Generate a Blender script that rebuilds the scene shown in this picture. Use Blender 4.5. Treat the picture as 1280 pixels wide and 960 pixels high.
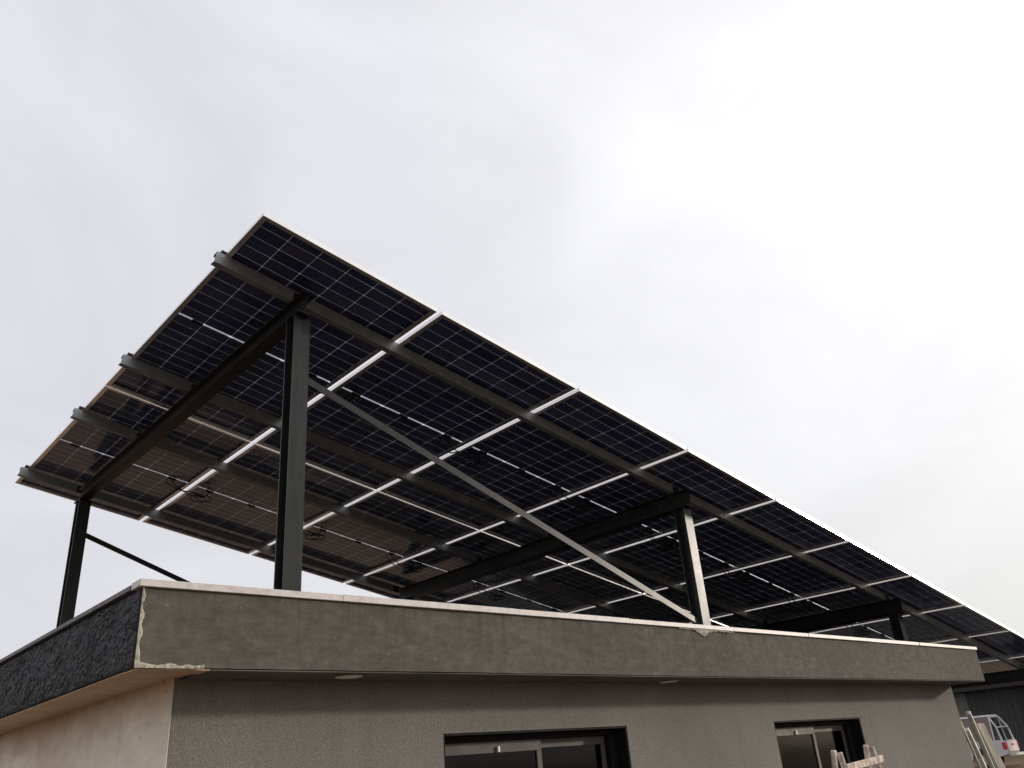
import bpy, bmesh, math, random
from mathutils import Vector, Matrix, noise

random.seed(7)
scene = bpy.context.scene
for o in list(bpy.data.objects):
    bpy.data.objects.remove(o)

# ------------------------------------------------------------------ camera
cam_d = bpy.data.cameras.new('camera')
cam_d.sensor_width = 36.0
cam_d.lens = 28.587
cam_d.clip_start = 0.05
cam_d.clip_end = 3000.0
cam = bpy.data.objects.new('camera', cam_d)
scene.collection.objects.link(cam)
R_ = Vector((0.74324536, -0.66465816, -0.07626182))
U_ = Vector((-0.23433108, -0.36540229, 0.90087186))
F_ = Vector((0.62663807, 0.65169832, 0.42733363))
cam.matrix_world = Matrix(((R_.x, U_.x, -F_.x, -1.4658),
                           (R_.y, U_.y, -F_.y, -3.2415),
                           (R_.z, U_.z, -F_.z, 1.8287),
                           (0, 0, 0, 1)))
scene.camera = cam

# ------------------------------------------------------------------ light
SUN = Vector((0.68, -0.33, 0.155)).normalized()
elev = math.asin(SUN.z)
azim = math.atan2(SUN.x, SUN.y)
sun_d = bpy.data.lights.new('sun', 'SUN')
sun_d.energy = 2.4
sun_d.angle = math.radians(3.0)
sun_d.color = (1.0, 0.89, 0.77)
sun = bpy.data.objects.new('sun', sun_d)
scene.collection.objects.link(sun)
sun.rotation_euler = SUN.to_track_quat('Z', 'Y').to_euler()
sun.location = (20, -10, 12)

world = bpy.data.worlds.new('World')
scene.world = world
world.use_nodes = True
wt = world.node_tree
wt.nodes.clear()
def wn(t, **k):
    n = wt.nodes.new(t)
    for a, b in k.items():
        setattr(n, a, b)
    return n
def wmath(op, a, b=None, c=None, clamp=False):
    n = wn('ShaderNodeMath', operation=op)
    n.use_clamp = clamp
    for i, v in enumerate((a, b, c)):
        if v is None: continue
        if isinstance(v, (int, float)): n.inputs[i].default_value = v
        else: wt.links.new(v, n.inputs[i])
    return n.outputs[0]
w_out = wn('ShaderNodeOutputWorld')
w_bg = wn('ShaderNodeBackground')
w_bg.inputs['Strength'].default_value = 0.1
w_sky = wn('ShaderNodeTexSky', sky_type='NISHITA')
w_sky.sun_disc = False
w_sky.sun_elevation = elev
w_sky.sun_rotation = azim
w_sky.dust_density = 2.0
w_tc = wn('ShaderNodeTexCoord')
w_sep = wn('ShaderNodeSeparateXYZ')
wt.links.new(w_tc.outputs['Generated'], w_sep.inputs[0])
# veil of high cloud, brightest around the hidden sun
w_dot = wn('ShaderNodeVectorMath', operation='DOT_PRODUCT')
wt.links.new(w_tc.outputs['Generated'], w_dot.inputs[0])
w_dot.inputs[1].default_value = SUN
dotc = wmath('MAXIMUM', w_dot.outputs['Value'], -0.25)
glow = wmath('POWER', wmath('MULTIPLY_ADD', dotc, 0.8, 0.2), 2.0)
zc = wmath('ADD', wmath('MAXIMUM', w_sep.outputs['Z'], 0.0), 0.22)
w_cv = wn('ShaderNodeCombineXYZ')
wt.links.new(wmath('DIVIDE', w_sep.outputs['X'], zc), w_cv.inputs[0])
wt.links.new(wmath('DIVIDE', w_sep.outputs['Y'], zc), w_cv.inputs[1])
w_n = wn('ShaderNodeTexNoise')
w_n.inputs['Scale'].default_value = 1.5
w_n.inputs['Detail'].default_value = 7.0
w_n.inputs['Roughness'].default_value = 0.54
w_n.inputs['Distortion'].default_value = 0.7
wt.links.new(w_cv.outputs[0], w_n.inputs['Vector'])
cloud = wmath('MULTIPLY_ADD', w_n.outputs['Fac'], 0.62, -0.31)
up = wmath('MULTIPLY', wmath('MAXIMUM', w_sep.outputs['Z'], 0.0), 1.5, clamp=True)
hz = wmath('MULTIPLY_ADD', wmath('MULTIPLY', wmath('MAXIMUM', w_sep.outputs['Z'], 0.0), 1.9, clamp=True), 1.0, 0.0)
lum = wmath('ADD', wmath('ADD', 0.80, wmath('MULTIPLY', wmath('MULTIPLY', glow, hz), 0.60)), wmath('MULTIPLY', cloud, up))
w_tint = wn('ShaderNodeMixRGB')
w_tint.inputs[1].default_value = (0.965, 0.975, 1.05, 1)
w_tint.inputs[2].default_value = (1.005, 1.0, 0.985, 1)
wt.links.new(wmath('MULTIPLY_ADD', dotc, 0.75, 0.12, clamp=True), w_tint.inputs[0])
w_low = wn('ShaderNodeMixRGB', blend_type='MULTIPLY')
w_low.inputs[2].default_value = (0.985, 0.985, 0.95, 1)
wt.links.new(w_tint.outputs[0], w_low.inputs[1])
wt.links.new(wmath('SUBTRACT', 1.0, wmath('MULTIPLY', wmath('MAXIMUM', w_sep.outputs['Z'], 0.0), 3.0, clamp=True)), w_low.inputs[0])
w_scale = wn('ShaderNodeVectorMath', operation='SCALE')
wt.links.new(w_low.outputs[0], w_scale.inputs[0])
wt.links.new(wmath('MULTIPLY', lum, 10.0), w_scale.inputs['Scale'])
w_mix = wn('ShaderNodeMixRGB')
w_mix.inputs[0].default_value = 0.93
wt.links.new(w_sky.outputs[0], w_mix.inputs[1])
wt.links.new(w_scale.outputs[0], w_mix.inputs[2])
wt.links.new(w_mix.outputs[0], w_bg.inputs['Color'])
wt.links.new(w_bg.outputs[0], w_out.inputs['Surface'])

vs = scene.view_settings
vs.view_transform = 'Standard'
vs.look = 'None'
vs.exposure = 0.0
vs.gamma = 1.0
vs.use_curve_mapping = False
scene.render.engine = 'CYCLES'
scene.cycles.max_bounces = 8
scene.cycles.transparent_max_bounces = 24
scene.cycles.sample_clamp_indirect = 2.5
scene.render.resolution_x = 1024
scene.render.resolution_y = 768

COL = scene.collection

# ------------------------------------------------------------------ materials
class NT:
    def __init__(self, name):
        self.m = bpy.data.materials.new(name)
        self.m.use_nodes = True
        self.t = self.m.node_tree
        self.t.nodes.clear()
        self.out = self.t.nodes.new('ShaderNodeOutputMaterial')
    def n(self, typ, **k):
        x = self.t.nodes.new(typ)
        for a, b in k.items(): setattr(x, a, b)
        return x
    def l(self, a, b): self.t.links.new(a, b)
    def coord(self, which='Object', scale=(1, 1, 1)):
        tc = self.n('ShaderNodeTexCoord')
        mp = self.n('ShaderNodeMapping')
        mp.inputs['Scale'].default_value = scale
        self.l(tc.outputs[which], mp.inputs['Vector'])
        return mp.outputs[0]
    def noise(self, vec, scale, detail=5, rough=0.55, dist=0.0):
        x = self.n('ShaderNodeTexNoise')
        x.inputs['Scale'].default_value = scale
        x.inputs['Detail'].default_value = detail
        x.inputs['Roughness'].default_value = rough
        x.inputs['Distortion'].default_value = dist
        self.l(vec, x.inputs['Vector'])
        return x.outputs['Fac']
    def ramp(self, fac, stops):
        x = self.n('ShaderNodeValToRGB')
        e = x.color_ramp.elements
        while len(e) < len(stops): e.new(0.5)
        for i, (p, c) in enumerate(stops):
            e[i].position = p
            e[i].color = (c[0], c[1], c[2], 1)
        self.l(fac, x.inputs[0])
        return x.outputs[0]
    def mix(self, fac, a, b, mode='MIX'):
        x = self.n('ShaderNodeMixRGB', blend_type=mode)
        for i, v in ((0, fac), (1, a), (2, b)):
            if isinstance(v, (int, float)): x.inputs[i].default_value = v
            elif isinstance(v, tuple): x.inputs[i].default_value = (v[0], v[1], v[2], 1)
            else: self.l(v, x.inputs[i])
        return x.outputs[0]
    def math(self, op, a, b=None, clamp=False):
        x = self.n('ShaderNodeMath', operation=op)
        x.use_clamp = clamp
        for i, v in enumerate((a, b)):
            if v is None: continue
            if isinstance(v, (int, float)): x.inputs[i].default_value = v
            else: self.l(v, x.inputs[i])
        return x.outputs[0]
    def bsdf(self, color, rough=0.6, metal=0.0, bump=None, bstr=0.3, bdist=0.01, spec=0.5):
        p = self.n('ShaderNodeBsdfPrincipled')
        if isinstance(color, tuple): p.inputs['Base Color'].default_value = (*color, 1)
        else: self.l(color, p.inputs['Base Color'])
        if isinstance(rough, (int, float)): p.inputs['Roughness'].default_value = rough
        else: self.l(rough, p.inputs['Roughness'])
        p.inputs['Metallic'].default_value = metal
        p.inputs['Specular IOR Level'].default_value = spec
        if bump is not None:
            b = self.n('ShaderNodeBump')
            b.inputs['Strength'].default_value = bstr
            b.inputs['Distance'].default_value = bdist
            self.l(bump, b.inputs['Height'])
            self.l(b.outputs[0], p.inputs['Normal'])
        self.l(p.outputs[0], self.out.inputs['Surface'])
        return self.m

def m_simple(name, c, rough=0.6, metal=0.0, var=0.15, scale=6.0, spec=0.5, stretch=(1, 1, 1)):
    t = NT(name)
    v = t.coord('Object', stretch)
    f = t.noise(v, scale, 5)
    lo = tuple(max(0, x * (1 - var * 1.6)) for x in c)
    hi = tuple(min(1, x * (1 + var * 1.6)) for x in c)
    col = t.ramp(f, [(0.3, lo), (0.7, hi)])
    r = t.math('ADD', t.math('MULTIPLY', t.noise(v, scale * 2.3, 4), 0.25), rough - 0.125, clamp=True)
    return t.bsdf(col, r, metal, spec=spec)

def m_render_plaster():
    t = NT('cement render')
    v = t.coord()
    big = t.noise(v, 1.1, 5, 0.6, 0.3)
    mid = t.noise(t.coord('Object', (1, 1, 1.6)), 14.0, 9, 0.72, 0.0)
    trowel = t.noise(t.coord('Object', (1.2, 1, 7)), 4.0, 6, 0.6, 1.0)
    fine = t.noise(v, 110, 3, 0.65)
    c = t.ramp(mid, [(0.3, (0.084, 0.078, 0.067)), (0.5, (0.112, 0.104, 0.090)), (0.72, (0.152, 0.143, 0.125))])
    c = t.mix(0.6, c, t.ramp(trowel, [(0.3, (0.80, 0.80, 0.80)), (0.7, (1.16, 1.15, 1.13))]), 'MULTIPLY')
    c = t.mix(0.6, c, t.ramp(big, [(0.3, (0.82, 0.81, 0.79)), (0.7, (1.12, 1.12, 1.11))]), 'MULTIPLY')
    spots = t.ramp(t.noise(v, 30, 2, 0.4), [(0.72, (0, 0, 0)), (0.77, (1, 1, 1))])
    c = t.mix(t.math('MULTIPLY', spots, 0.45), c, (0.22, 0.21, 0.185))
    # run-off stains that start under the coping and fade out downwards
    tc = t.n('ShaderNodeTexCoord'); sx = t.n('ShaderNodeSeparateXYZ'); t.l(tc.outputs['Object'], sx.inputs[0])
    topz = t.math('MULTIPLY', t.math('SUBTRACT', sx.outputs['Z'], 2.36), 3.8, clamp=True)
    drip = t.ramp(t.noise(t.coord('Object', (9, 9, 0.35)), 2.0, 5, 0.65), [(0.50, (0, 0, 0)), (0.70, (1, 1, 1))])
    c = t.mix(t.math('MULTIPLY', t.math('MULTIPLY', drip, topz), 0.5), c, (0.042, 0.036, 0.030))
    # hairline cracks
    ck = t.noise(t.coord('Object', (1, 1, 0.8)), 1.9, 6, 0.6, 1.4)
    ckl = t.ramp(t.math('ABSOLUTE', t.math('SUBTRACT', ck, 0.5)), [(0.0, (1, 1, 1)), (0.0022, (0, 0, 0))])
    c = t.mix(t.math('MULTIPLY', ckl, 0.35), c, (0.03, 0.026, 0.022))
    h = t.mix(0.5, fine, trowel)
    return t.bsdf(c, 0.92, 0, h, 0.5, 0.006, spec=0.2)

def m_stucco():
    t = NT('granular stucco')
    v = t.coord()
    g = t.noise(v, 190, 2, 0.7)
    g2 = t.noise(v, 55, 3, 0.6)
    big = t.noise(v, 1.1, 4, 0.6, 0.5)
    c = t.ramp(g, [(0.3, (0.120, 0.115, 0.103)), (0.68, (0.285, 0.275, 0.250))])
    c = t.mix(0.5, c, t.ramp(big, [(0.3, (0.72, 0.72, 0.72)), (0.7, (1.14, 1.13, 1.11))]), 'MULTIPLY')
    dirt = t.ramp(t.noise(t.coord('Object', (7, 7, 0.5)), 1.6, 5, 0.65), [(0.55, (0, 0, 0)), (0.8, (1, 1, 1))])
    c = t.mix(t.math('MULTIPLY', dirt, 0.35), c, (0.10, 0.092, 0.078))
    return t.bsdf(c, 0.95, 0, t.mix(0.45, g, g2), 0.9, 0.006, spec=0.15)

def m_side_wall():
    t = NT('stained beige plaster')
    v = t.coord()
    a = t.noise(t.coord('Object', (1, 0.7, 1.6)), 3.2, 6, 0.62, 1.2)
    b = t.noise(v, 0.9, 3, 0.6, 0.4)
    d = t.noise(v, 60, 4, 0.65)
    c = t.ramp(a, [(0.25, (0.74, 0.66, 0.53)), (0.45, (0.86, 0.79, 0.66)), (0.75, (0.90, 0.85, 0.75))])
    c = t.mix(t.math('MULTIPLY', t.ramp(b, [(0.46, (0, 0, 0)), (0.68, (1, 1, 1))]), 0.45), c, (0.52, 0.33, 0.20))
    tc2 = t.n('ShaderNodeTexCoord'); sx = t.n('ShaderNodeSeparateXYZ'); t.l(tc2.outputs['Object'], sx.inputs[0])
    zz = t.math('MULTIPLY', t.math('SUBTRACT', sx.outputs['Z'], 2.02), 3.2, clamp=True)
    wet = t.ramp(t.math('ADD', t.math('MULTIPLY', zz, 0.55), t.math('MULTIPLY', t.noise(t.coord('Object', (1, .5, 1)), 4.5, 5, 0.6, 0.8), 0.6)), [(0.52, (0, 0, 0)), (0.80, (1, 1, 1))])
    c = t.mix(t.math('MULTIPLY', wet, 0.65), c, (0.50, 0.31, 0.18))
    ck = t.noise(t.coord('Object', (1, .25, 1.0)), 2.6, 5, 0.6, 0.6)
    ckl = t.ramp(t.math('ABSOLUTE', t.math('SUBTRACT', ck, 0.55)), [(0.0, (1, 1, 1)), (0.006, (0, 0, 0))])
    c = t.mix(t.math('MULTIPLY', ckl, 0.0), c, (0.16, 0.11, 0.08))
    vein = t.ramp(t.noise(t.coord('Object', (1, .35, 1.1)), 7.5, 7, 0.66, 0.5), [(0.38, (0, 0, 0)), (0.66, (1, 1, 1))])
    c = t.mix(t.math('MULTIPLY', vein, 0.6), c, (0.56, 0.52, 0.44))
    sp = t.ramp(t.noise(t.coord('Object', (1, .45, 1)), 17, 2, 0.3), [(0.215, (1, 1, 1)), (0.25, (0, 0, 0))])
    c = t.mix(t.math('MULTIPLY', sp, 0.5), c, (0.08, 0.06, 0.05))
    return t.bsdf(c, 0.85, 0, t.mix(0.6, d, a), 0.4, 0.01, spec=0.25)

def m_brown_boards():
    t = NT('brown stained soffit board')
    a = t.noise(t.coord('Object', (0.8, 9, 4)), 3.0, 6, 0.6, 0.8)
    b = t.noise(t.coord(), 1.6, 3)
    c = t.ramp(a, [(0.3, (0.44, 0.31, 0.20)), (0.6, (0.60, 0.45, 0.31)), (0.8, (0.70, 0.55, 0.41))])
    c = t.mix(0.5, c, t.ramp(b, [(0.3, (0.7, 0.62, 0.58)), (0.7, (1.1, 1.1, 1.1))]), 'MULTIPLY')
    return t.bsdf(c, 0.7, 0, a, 0.25, 0.004)

def m_slate():
    t = NT('split black slate')
    v = t.coord('Object', (1, .55, 1.2))
    f = t.noise(v, 22, 7, 0.65, 0.4)
    g = t.noise(v, 5, 4)
    c = t.ramp(f, [(0.3, (0.010, 0.011, 0.014)), (0.62, (0.022, 0.024, 0.029)), (0.82, (0.055, 0.058, 0.066))])
    c = t.mix(0.5, c, t.ramp(g, [(0.3, (0.75, 0.75, 0.78)), (0.7, (1.2, 1.2, 1.2))]), 'MULTIPLY')
    return t.bsdf(c, t.ramp(f, [(0.3, (0.5,) * 3), (0.7, (0.75,) * 3)]), 0, f, 0.7, 0.01, spec=0.32)

def m_marble():
    t = NT('pale pink marble')
    a = t.noise(t.coord('Object', (1, 1, 1)), 4.5, 6, 0.6, 2.0)
    c = t.ramp(a, [(0.25, (0.48, 0.44, 0.42)), (0.5, (0.64, 0.60, 0.575)), (0.75, (0.74, 0.70, 0.675))])
    d = t.noise(t.coord(), 30, 4)
    c = t.mix(0.4, c, t.ramp(d, [(0.3, (0.72, 0.7, 0.68)), (0.6, (1.05, 1.05, 1.05))]), 'MULTIPLY')
    return t.bsdf(c, 0.5, 0, d, 0.1, 0.002)

def m_galv(name, c=(0.31, 0.335, 0.34), rough=0.5):
    t = NT(name)
    v = t.coord()
    x = t.n('ShaderNodeTexVoronoi')
    x.inputs['Scale'].default_value = 22
    t.l(v, x.inputs['Vector'])
    sp = t.ramp(x.outputs['Color'], [(0.2, tuple(k * 0.92 for k in c)), (0.8, tuple(k * 1.06 for k in c))])
    st = t.noise(v, 3.0, 5, 0.6)
    col = t.mix(0.8, sp, t.ramp(st, [(0.3, (0.84, 0.85, 0.82)), (0.7, (1.05, 1.05, 1.05))]), 'MULTIPLY')
    r = t.math('ADD', t.math('MULTIPLY', t.noise(v, 9, 4), 0.3), rough - 0.15)
    return t.bsdf(col, r, 0.75)

def m_paint_steel():
    t = NT('dark painted steel')
    v = t.coord()
    a = t.noise(t.coord('Object', (14, 14, 1.2)), 3, 5, 0.6)
    b = t.noise(v, 7, 6, 0.65)
    c = t.ramp(a, [(0.3, (0.010, 0.011, 0.011)), (0.7, (0.024, 0.026, 0.023))])
    dust = t.ramp(b, [(0.52, (0, 0, 0)), (0.75, (1, 1, 1))])
    c = t.mix(t.math('MULTIPLY', dust, 0.2), c, (0.06, 0.056, 0.047))
    r = t.math('ADD', t.math('MULTIPLY', b, 0.22), 0.25)
    return t.bsdf(c, r, 0.0, spec=0.3)

def m_alu():
    t = NT('anodised aluminium')
    v = t.coord('Object', (1, 1, 1))
    a = t.noise(v, 5, 4)
    c = t.ramp(a, [(0.3, (0.74, 0.715, 0.70)), (0.7, (0.86, 0.835, 0.82))])
    r = t.math('ADD', t.math('MULTIPLY', a, 0.10), 0.18)
    return t.bsdf(c, r, 0.82)

def m_glass(name, tint, ior0=0.04, rough=0.03):
    t = NT(name)
    lw = t.n('ShaderNodeLayerWeight')
    f5 = t.math('POWER', lw.outputs['Facing'], 5.0)
    fac = t.math('ADD', t.math('MULTIPLY', f5, 1 - ior0), ior0, clamp=True)
    # Facing is measured at blend 0.5: 1 - |cos|
    tr = t.n('ShaderNodeBsdfTransparent')
    tr.inputs[0].default_value = (*tint, 1)
    gl = t.n('ShaderNodeBsdfGlossy')
    v = t.coord()
    dust = t.noise(v, 3.5, 5, 0.6)
    r = t.math('ADD', t.math('MULTIPLY', dust, 0.08), rough)
    t.l(r, gl.inputs['Roughness'])
    gl.inputs['Color'].default_value = (0.95, 0.95, 0.95, 1)
    mx = t.n('ShaderNodeMixShader')
    t.l(fac, mx.inputs[0]); t.l(tr.outputs[0], mx.inputs[1]); t.l(gl.outputs[0], mx.inputs[2])
    t.l(mx.outputs[0], t.out.inputs['Surface'])
    return t.m

def m_cell():
    t = NT('silicon cell')
    oi = t.n('ShaderNodeObjectInfo')
    ge = t.n('ShaderNodeNewGeometry')
    rnd = t.math('FRACT', t.math('ADD', oi.outputs['Random'], ge.outputs['Random Per Island']))
    c = t.ramp(rnd, [(0.0, (0.026, 0.042, 0.115)), (0.6, (0.044, 0.068, 0.175)), (1.0, (0.070, 0.080, 0.150))])
    return t.bsdf(c, 0.4, 0, spec=0.35)

def m_film():
    t = NT('milky encapsulant film')
    d = t.n('ShaderNodeBsdfDiffuse'); d.inputs[0].default_value = (0.80, 0.78, 0.78, 1)
    r = t.n('ShaderNodeBsdfTranslucent'); r.inputs[0].default_value = (0.80, 0.82, 0.86, 1)
    mx = t.n('ShaderNodeMixShader')
    f = t.math('MULTIPLY', t.noise(t.coord(), 2.0, 3), 0.60)
    t.l(f, mx.inputs[0]); t.l(d.outputs[0], mx.inputs[1]); t.l(r.outputs[0], mx.inputs[2])
    t.l(mx.outputs[0], t.out.inputs['Surface'])
    return t.m

def m_ground():
    t = NT('dry earth')
    v = t.coord()
    a = t.noise(v, 0.35, 6, 0.6, 0.6)
    b = t.noise(v, 7, 6, 0.7)
    c = t.ramp(a, [(0.3, (0.155, 0.100, 0.066)), (0.55, (0.215, 0.145, 0.100)), (0.75, (0.185, 0.138, 0.080))])
    c = t.mix(0.6, c, t.ramp(b, [(0.3, (0.6, 0.6, 0.6)), (0.7, (1.15, 1.15, 1.15))]), 'MULTIPLY')
    return t.bsdf(c, 0.95, 0, b, 0.6, 0.05, spec=0.1)

M = dict(
    render=m_render_plaster(), stucco=m_stucco(), side=m_side_wall(), boards=m_brown_boards(),
    slate=m_slate(), marble=m_marble(), galv=m_galv('galvanised steel'), steel=m_paint_steel(),
    alu=m_alu(), pane=m_glass('solar glass', (0.92, 0.94, 0.95), 0.030), cell=m_cell(), film=m_film(), ground=m_ground(),
    wglass=m_glass('tinted window glass', (0.10, 0.10, 0.09), 0.018, 0.04),
    black=m_simple('black plastic', (0.008, 0.008, 0.009), 0.5, 0, 0.2, 20, 0.3),
    ribbon=m_simple('tinned ribbon', (0.62, 0.62, 0.64), 0.4, 0.6, 0.1, 30),
    soffit=m_simple('grey painted soffit', (0.13, 0.13, 0.122), 0.9, 0, 0.12, 3, 0.2),
    mortar=m_simple('pale mortar', (0.40, 0.37, 0.30), 0.95, 0, 0.22, 25, 0.1),
    roofc=m_simple('dark roofing felt', (0.05, 0.04, 0.034), 0.95, 0, 0.25, 2.0, 0.1),
    dcoping=m_simple('dark coping', (0.10, 0.095, 0.10), 0.55, 0, 0.2, 8),
    wblack=m_simple('black window trim', (0.010, 0.009, 0.009), 0.75, 0, 0.2, 10, 0.15),
    walu=m_simple('taupe aluminium sash', (0.06, 0.055, 0.046), 0.65, 0, 0.12, 6),
    room=m_simple('room wall', (0.25, 0.24, 0.22), 0.95, 0, 0.1, 2),
    lamp=m_simple('frosted lamp cover', (0.90, 0.93, 0.92), 0.35, 0, 0.06, 8),
    wood=m_simple('plaster splashed wood', (0.50, 0.42, 0.36), 0.9, 0, 0.38, 22, 0.2),
    wood2=m_simple('weathered plank', (0.42, 0.38, 0.31), 0.9, 0, 0.2, 9, 0.2, (1, 1, 0.2)),
    pipe=m_galv('galvanised pipe', (0.50, 0.52, 0.46), 0.36),
    shed=m_simple('dark grey sheet metal', (0.036, 0.040, 0.041), 0.7, 0, 0.15, 0.6),
    shed2=m_simple('olive grey sheet metal', (0.12, 0.125, 0.105), 0.6, 0, 0.15, 0.6),
    shedroof=m_simple('black roof sheet', (0.012, 0.012, 0.013), 0.7, 0, 0.15, 1),
    drip=m_simple('drip edge', (0.16, 0.14, 0.12), 0.6, 0, 0.1, 2),
    dark_ground=m_simple('unseen dark ground', (0.035, 0.034, 0.034), 0.9, 0, 0.25, 4, 0.15),  # for the added dark ground that the panels mirror
    steel_shaded=m_simple('shaded painted steel', (0.016, 0.016, 0.016), 0.9, 0, 0.2, 6, 0.08),  # third post and beam: shade put into a duller copy of the steel
    rust=m_simple('brown rusty sheet', (0.085, 0.048, 0.036), 0.8, 0, 0.3, 1.2),
    white=m_simple('white car paint', (0.50, 0.50, 0.52), 0.32, 0, 0.05, 2),
    tail=m_simple('red lamp lens', (0.42, 0.015, 0.04), 0.25, 0, 0.1, 5),
    tailgate_reflect=m_simple('tailgate with painted reflection', (0.50, 0.41, 0.41), 0.45, 0, 0.1, 3),  # pinkish reflection painted into the base colour
    tyre=m_simple('rubber', (0.02, 0.02, 0.02), 0.85, 0, 0.1, 10),
    rim=m_simple('grey rim', (0.4, 0.4, 0.4), 0.4, 0.6, 0.1, 10),
    cloth=m_simple('brown canopy window', (0.17, 0.12, 0.105), 0.5, 0, 0.15, 3),
    dark=m_simple('dark glass', (0.015, 0.02, 0.022), 0.15, 0, 0.1, 4),
)

# ------------------------------------------------------------------ mesh helpers
class MB:
    def __init__(self):
        self.v = []; self.f = []
    def quadbox(self, P):              # 8 points: bottom 4 then top 4
        b = len(self.v); self.v += [tuple(p) for p in P]
        for q in ((0, 3, 2, 1), (4, 5, 6, 7), (0, 1, 5, 4), (1, 2, 6, 5), (2, 3, 7, 6), (3, 0, 4, 7)):
            self.f.append(tuple(b + i for i in q))
        return self
    def box(self, x0, x1, y0, y1, z0, z1):
        return self.quadbox([(x0, y0, z0), (x1, y0, z0), (x1, y1, z0), (x0, y1, z0),
                             (x0, y0, z1), (x1, y0, z1), (x1, y1, z1), (x0, y1, z1)])
    def bar(self, a, b, w, h, upv=(0, 0, 1)):       # box along a->b, w across, h along up
        a = Vector(a); b = Vector(b); d = (b - a).normalized()
        s = d.cross(Vector(upv)).normalized(); u = s.cross(d).normalized()
        P = []
        for uu in (-h / 2, h / 2):
            for e, ss in ((a, -1), (a, 1), (b, 1), (b, -1)):
                P.append(e + s * (ss * w / 2) + u * uu)
        return self.quadbox(P)
    def prism(self, prof, axis0, axis1):            # prof: closed polygon of 3D offsets, swept axis0->axis1
        a = Vector(axis0); b = Vector(axis1); n = len(prof); s = len(self.v)
        self.v += [tuple(a + Vector(p)) for p in prof] + [tuple(b + Vector(p)) for p in prof]
        for i in range(n):
            j = (i + 1) % n
            self.f.append((s + i, s + j, s + n + j, s + n + i))
        self.f.append(tuple(s + i for i in reversed(range(n))))
        self.f.append(tuple(s + n + i for i in range(n)))
        return self
    def tube(self, pts, r, seg=8, cap=True):
        pts = [Vector(p) for p in pts]; s = len(self.v)
        prev = None
        for i, p in enumerate(pts):
            d = (pts[min(i + 1, len(pts) - 1)] - pts[max(i - 1, 0)]).normalized()
            if prev is None:
                ref = Vector((0, 0, 1)) if abs(d.z) < 0.9 else Vector((1, 0, 0))
                e1 = d.cross(ref).normalized()
            else:
                e1 = (prev - d * prev.dot(d)).normalized()
            prev = e1; e2 = d.cross(e1)
            for k in range(seg):
                a = 2 * math.pi * k / seg
                self.v.append(tuple(p + e1 * (r * math.cos(a)) + e2 * (r * math.sin(a))))
        for i in range(len(pts) - 1):
            for k in range(seg):
                k2 = (k + 1) % seg
                self.f.append((s + i * seg + k, s + i * seg + k2, s + (i + 1) * seg + k2, s + (i + 1) * seg + k))
        if cap:
            self.f.append(tuple(s + k for k in reversed(range(seg))))
            e = s + (len(pts) - 1) * seg
            self.f.append(tuple(e + k for k in range(seg)))
        return self
    def disc(self, c, r0, r1, axis, z0, z1, seg=24):  # closed lathe ring profile round axis dir
        return self
    def mesh(self, name, mat, smooth=False, bevel=0.0, off=(0, 0, 0)):
        me = bpy.data.meshes.new(name)
        o = Vector(off)
        me.from_pydata([tuple(Vector(p) - o) for p in self.v], [], self.f)
        bm = bmesh.new(); bm.from_mesh(me)
        bmesh.ops.recalc_face_normals(bm, faces=bm.faces)
        if bevel:
            bmesh.ops.bevel(bm, geom=[e for e in bm.edges], offset=bevel, segments=1, affect='EDGES')
        bm.to_mesh(me); bm.free()
        me.materials.append(M[mat])
        if smooth:
            for p in me.polygons: p.use_smooth = True
        return me
    def build(self, name, mat, parent=None, smooth=False, bevel=0.0, off=None, loc=None):
        if off is None: off = parent['_o'] if (parent is not None and '_o' in parent) else (0, 0, 0)
        me = self.mesh(name, mat, smooth, bevel, off)
        return link(name, me, parent, loc)
def link(name, me, parent=None, loc=None):
    ob = bpy.data.objects.new(name, me)
    COL.objects.link(ob)
    if parent is not None: ob.parent = parent
    if loc is not None: ob.location = loc
    return ob
def empty(name, loc=(0, 0, 0), rot=(0, 0, 0), world=False):
    e = bpy.data.objects.new(name, None)
    e.empty_display_size = 0.2
    COL.objects.link(e); e.location = loc; e.rotation_euler = rot
    if world: e['_o'] = tuple(loc)      # children are given in world coordinates
    return e
def tag(o, label=None, cat=None, group=None, kind=None):
    if label: o['label'] = label
    if cat: o['category'] = cat
    if group: o['group'] = group
    if kind: o['kind'] = kind
    return o

# ------------------------------------------------------------------ ground
def gz(x):
    pts = [(-1e9, 0), (11, 0), (40, 0.24), (50, 0.66), (62, 1.0), (1e9, 1.0)]
    for (a, za), (b, zb) in zip(pts, pts[1:]):
        if x <= b: return za + (zb - za) * (x - a) / (b - a)
g = MB()
xs = [-1500, -300, -60, -20, -8] + [i * 2.0 for i in range(-3, 36)] + [90, 140, 300, 800, 1500]
ys = [-1500, -300, -80, -30, -14, -7] + [i * 2.0 for i in range(-3, 16)] + [45, 70, 120, 300, 800, 1500]
for x in xs:
    for y in ys:
        near = abs(x) < 75 and abs(y) < 50
        dz = 0.05 * noise.noise(Vector((x * .3, y * .3, 0))) if near and x > 12 else 0
        g.v.append((x, y, gz(x) + dz))
for i in range(len(xs) - 1):
    for j in range(len(ys) - 1):
        a = i * len(ys) + j
        g.f.append((a, a + len(ys), a + len(ys) + 1, a + 1))
tag(g.build('ground', 'ground', smooth=True), kind='structure')

# unseen dark ground, added so the panels at the right reflect dark
yd = MB()
for (x, y) in ((8.75, -9), (15.5, -9), (15.5, 26), (8.75, 26)):
    yd.v.append((x, y, gz(x) + 0.075))
yd.v += [(11, -9, 0.075), (11, 26, 0.075)]
yd.f += [(0, 4, 5, 3), (4, 1, 2, 5)]
tag(yd.build('added_dark_ground', 'dark_ground'), kind='structure')

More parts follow.
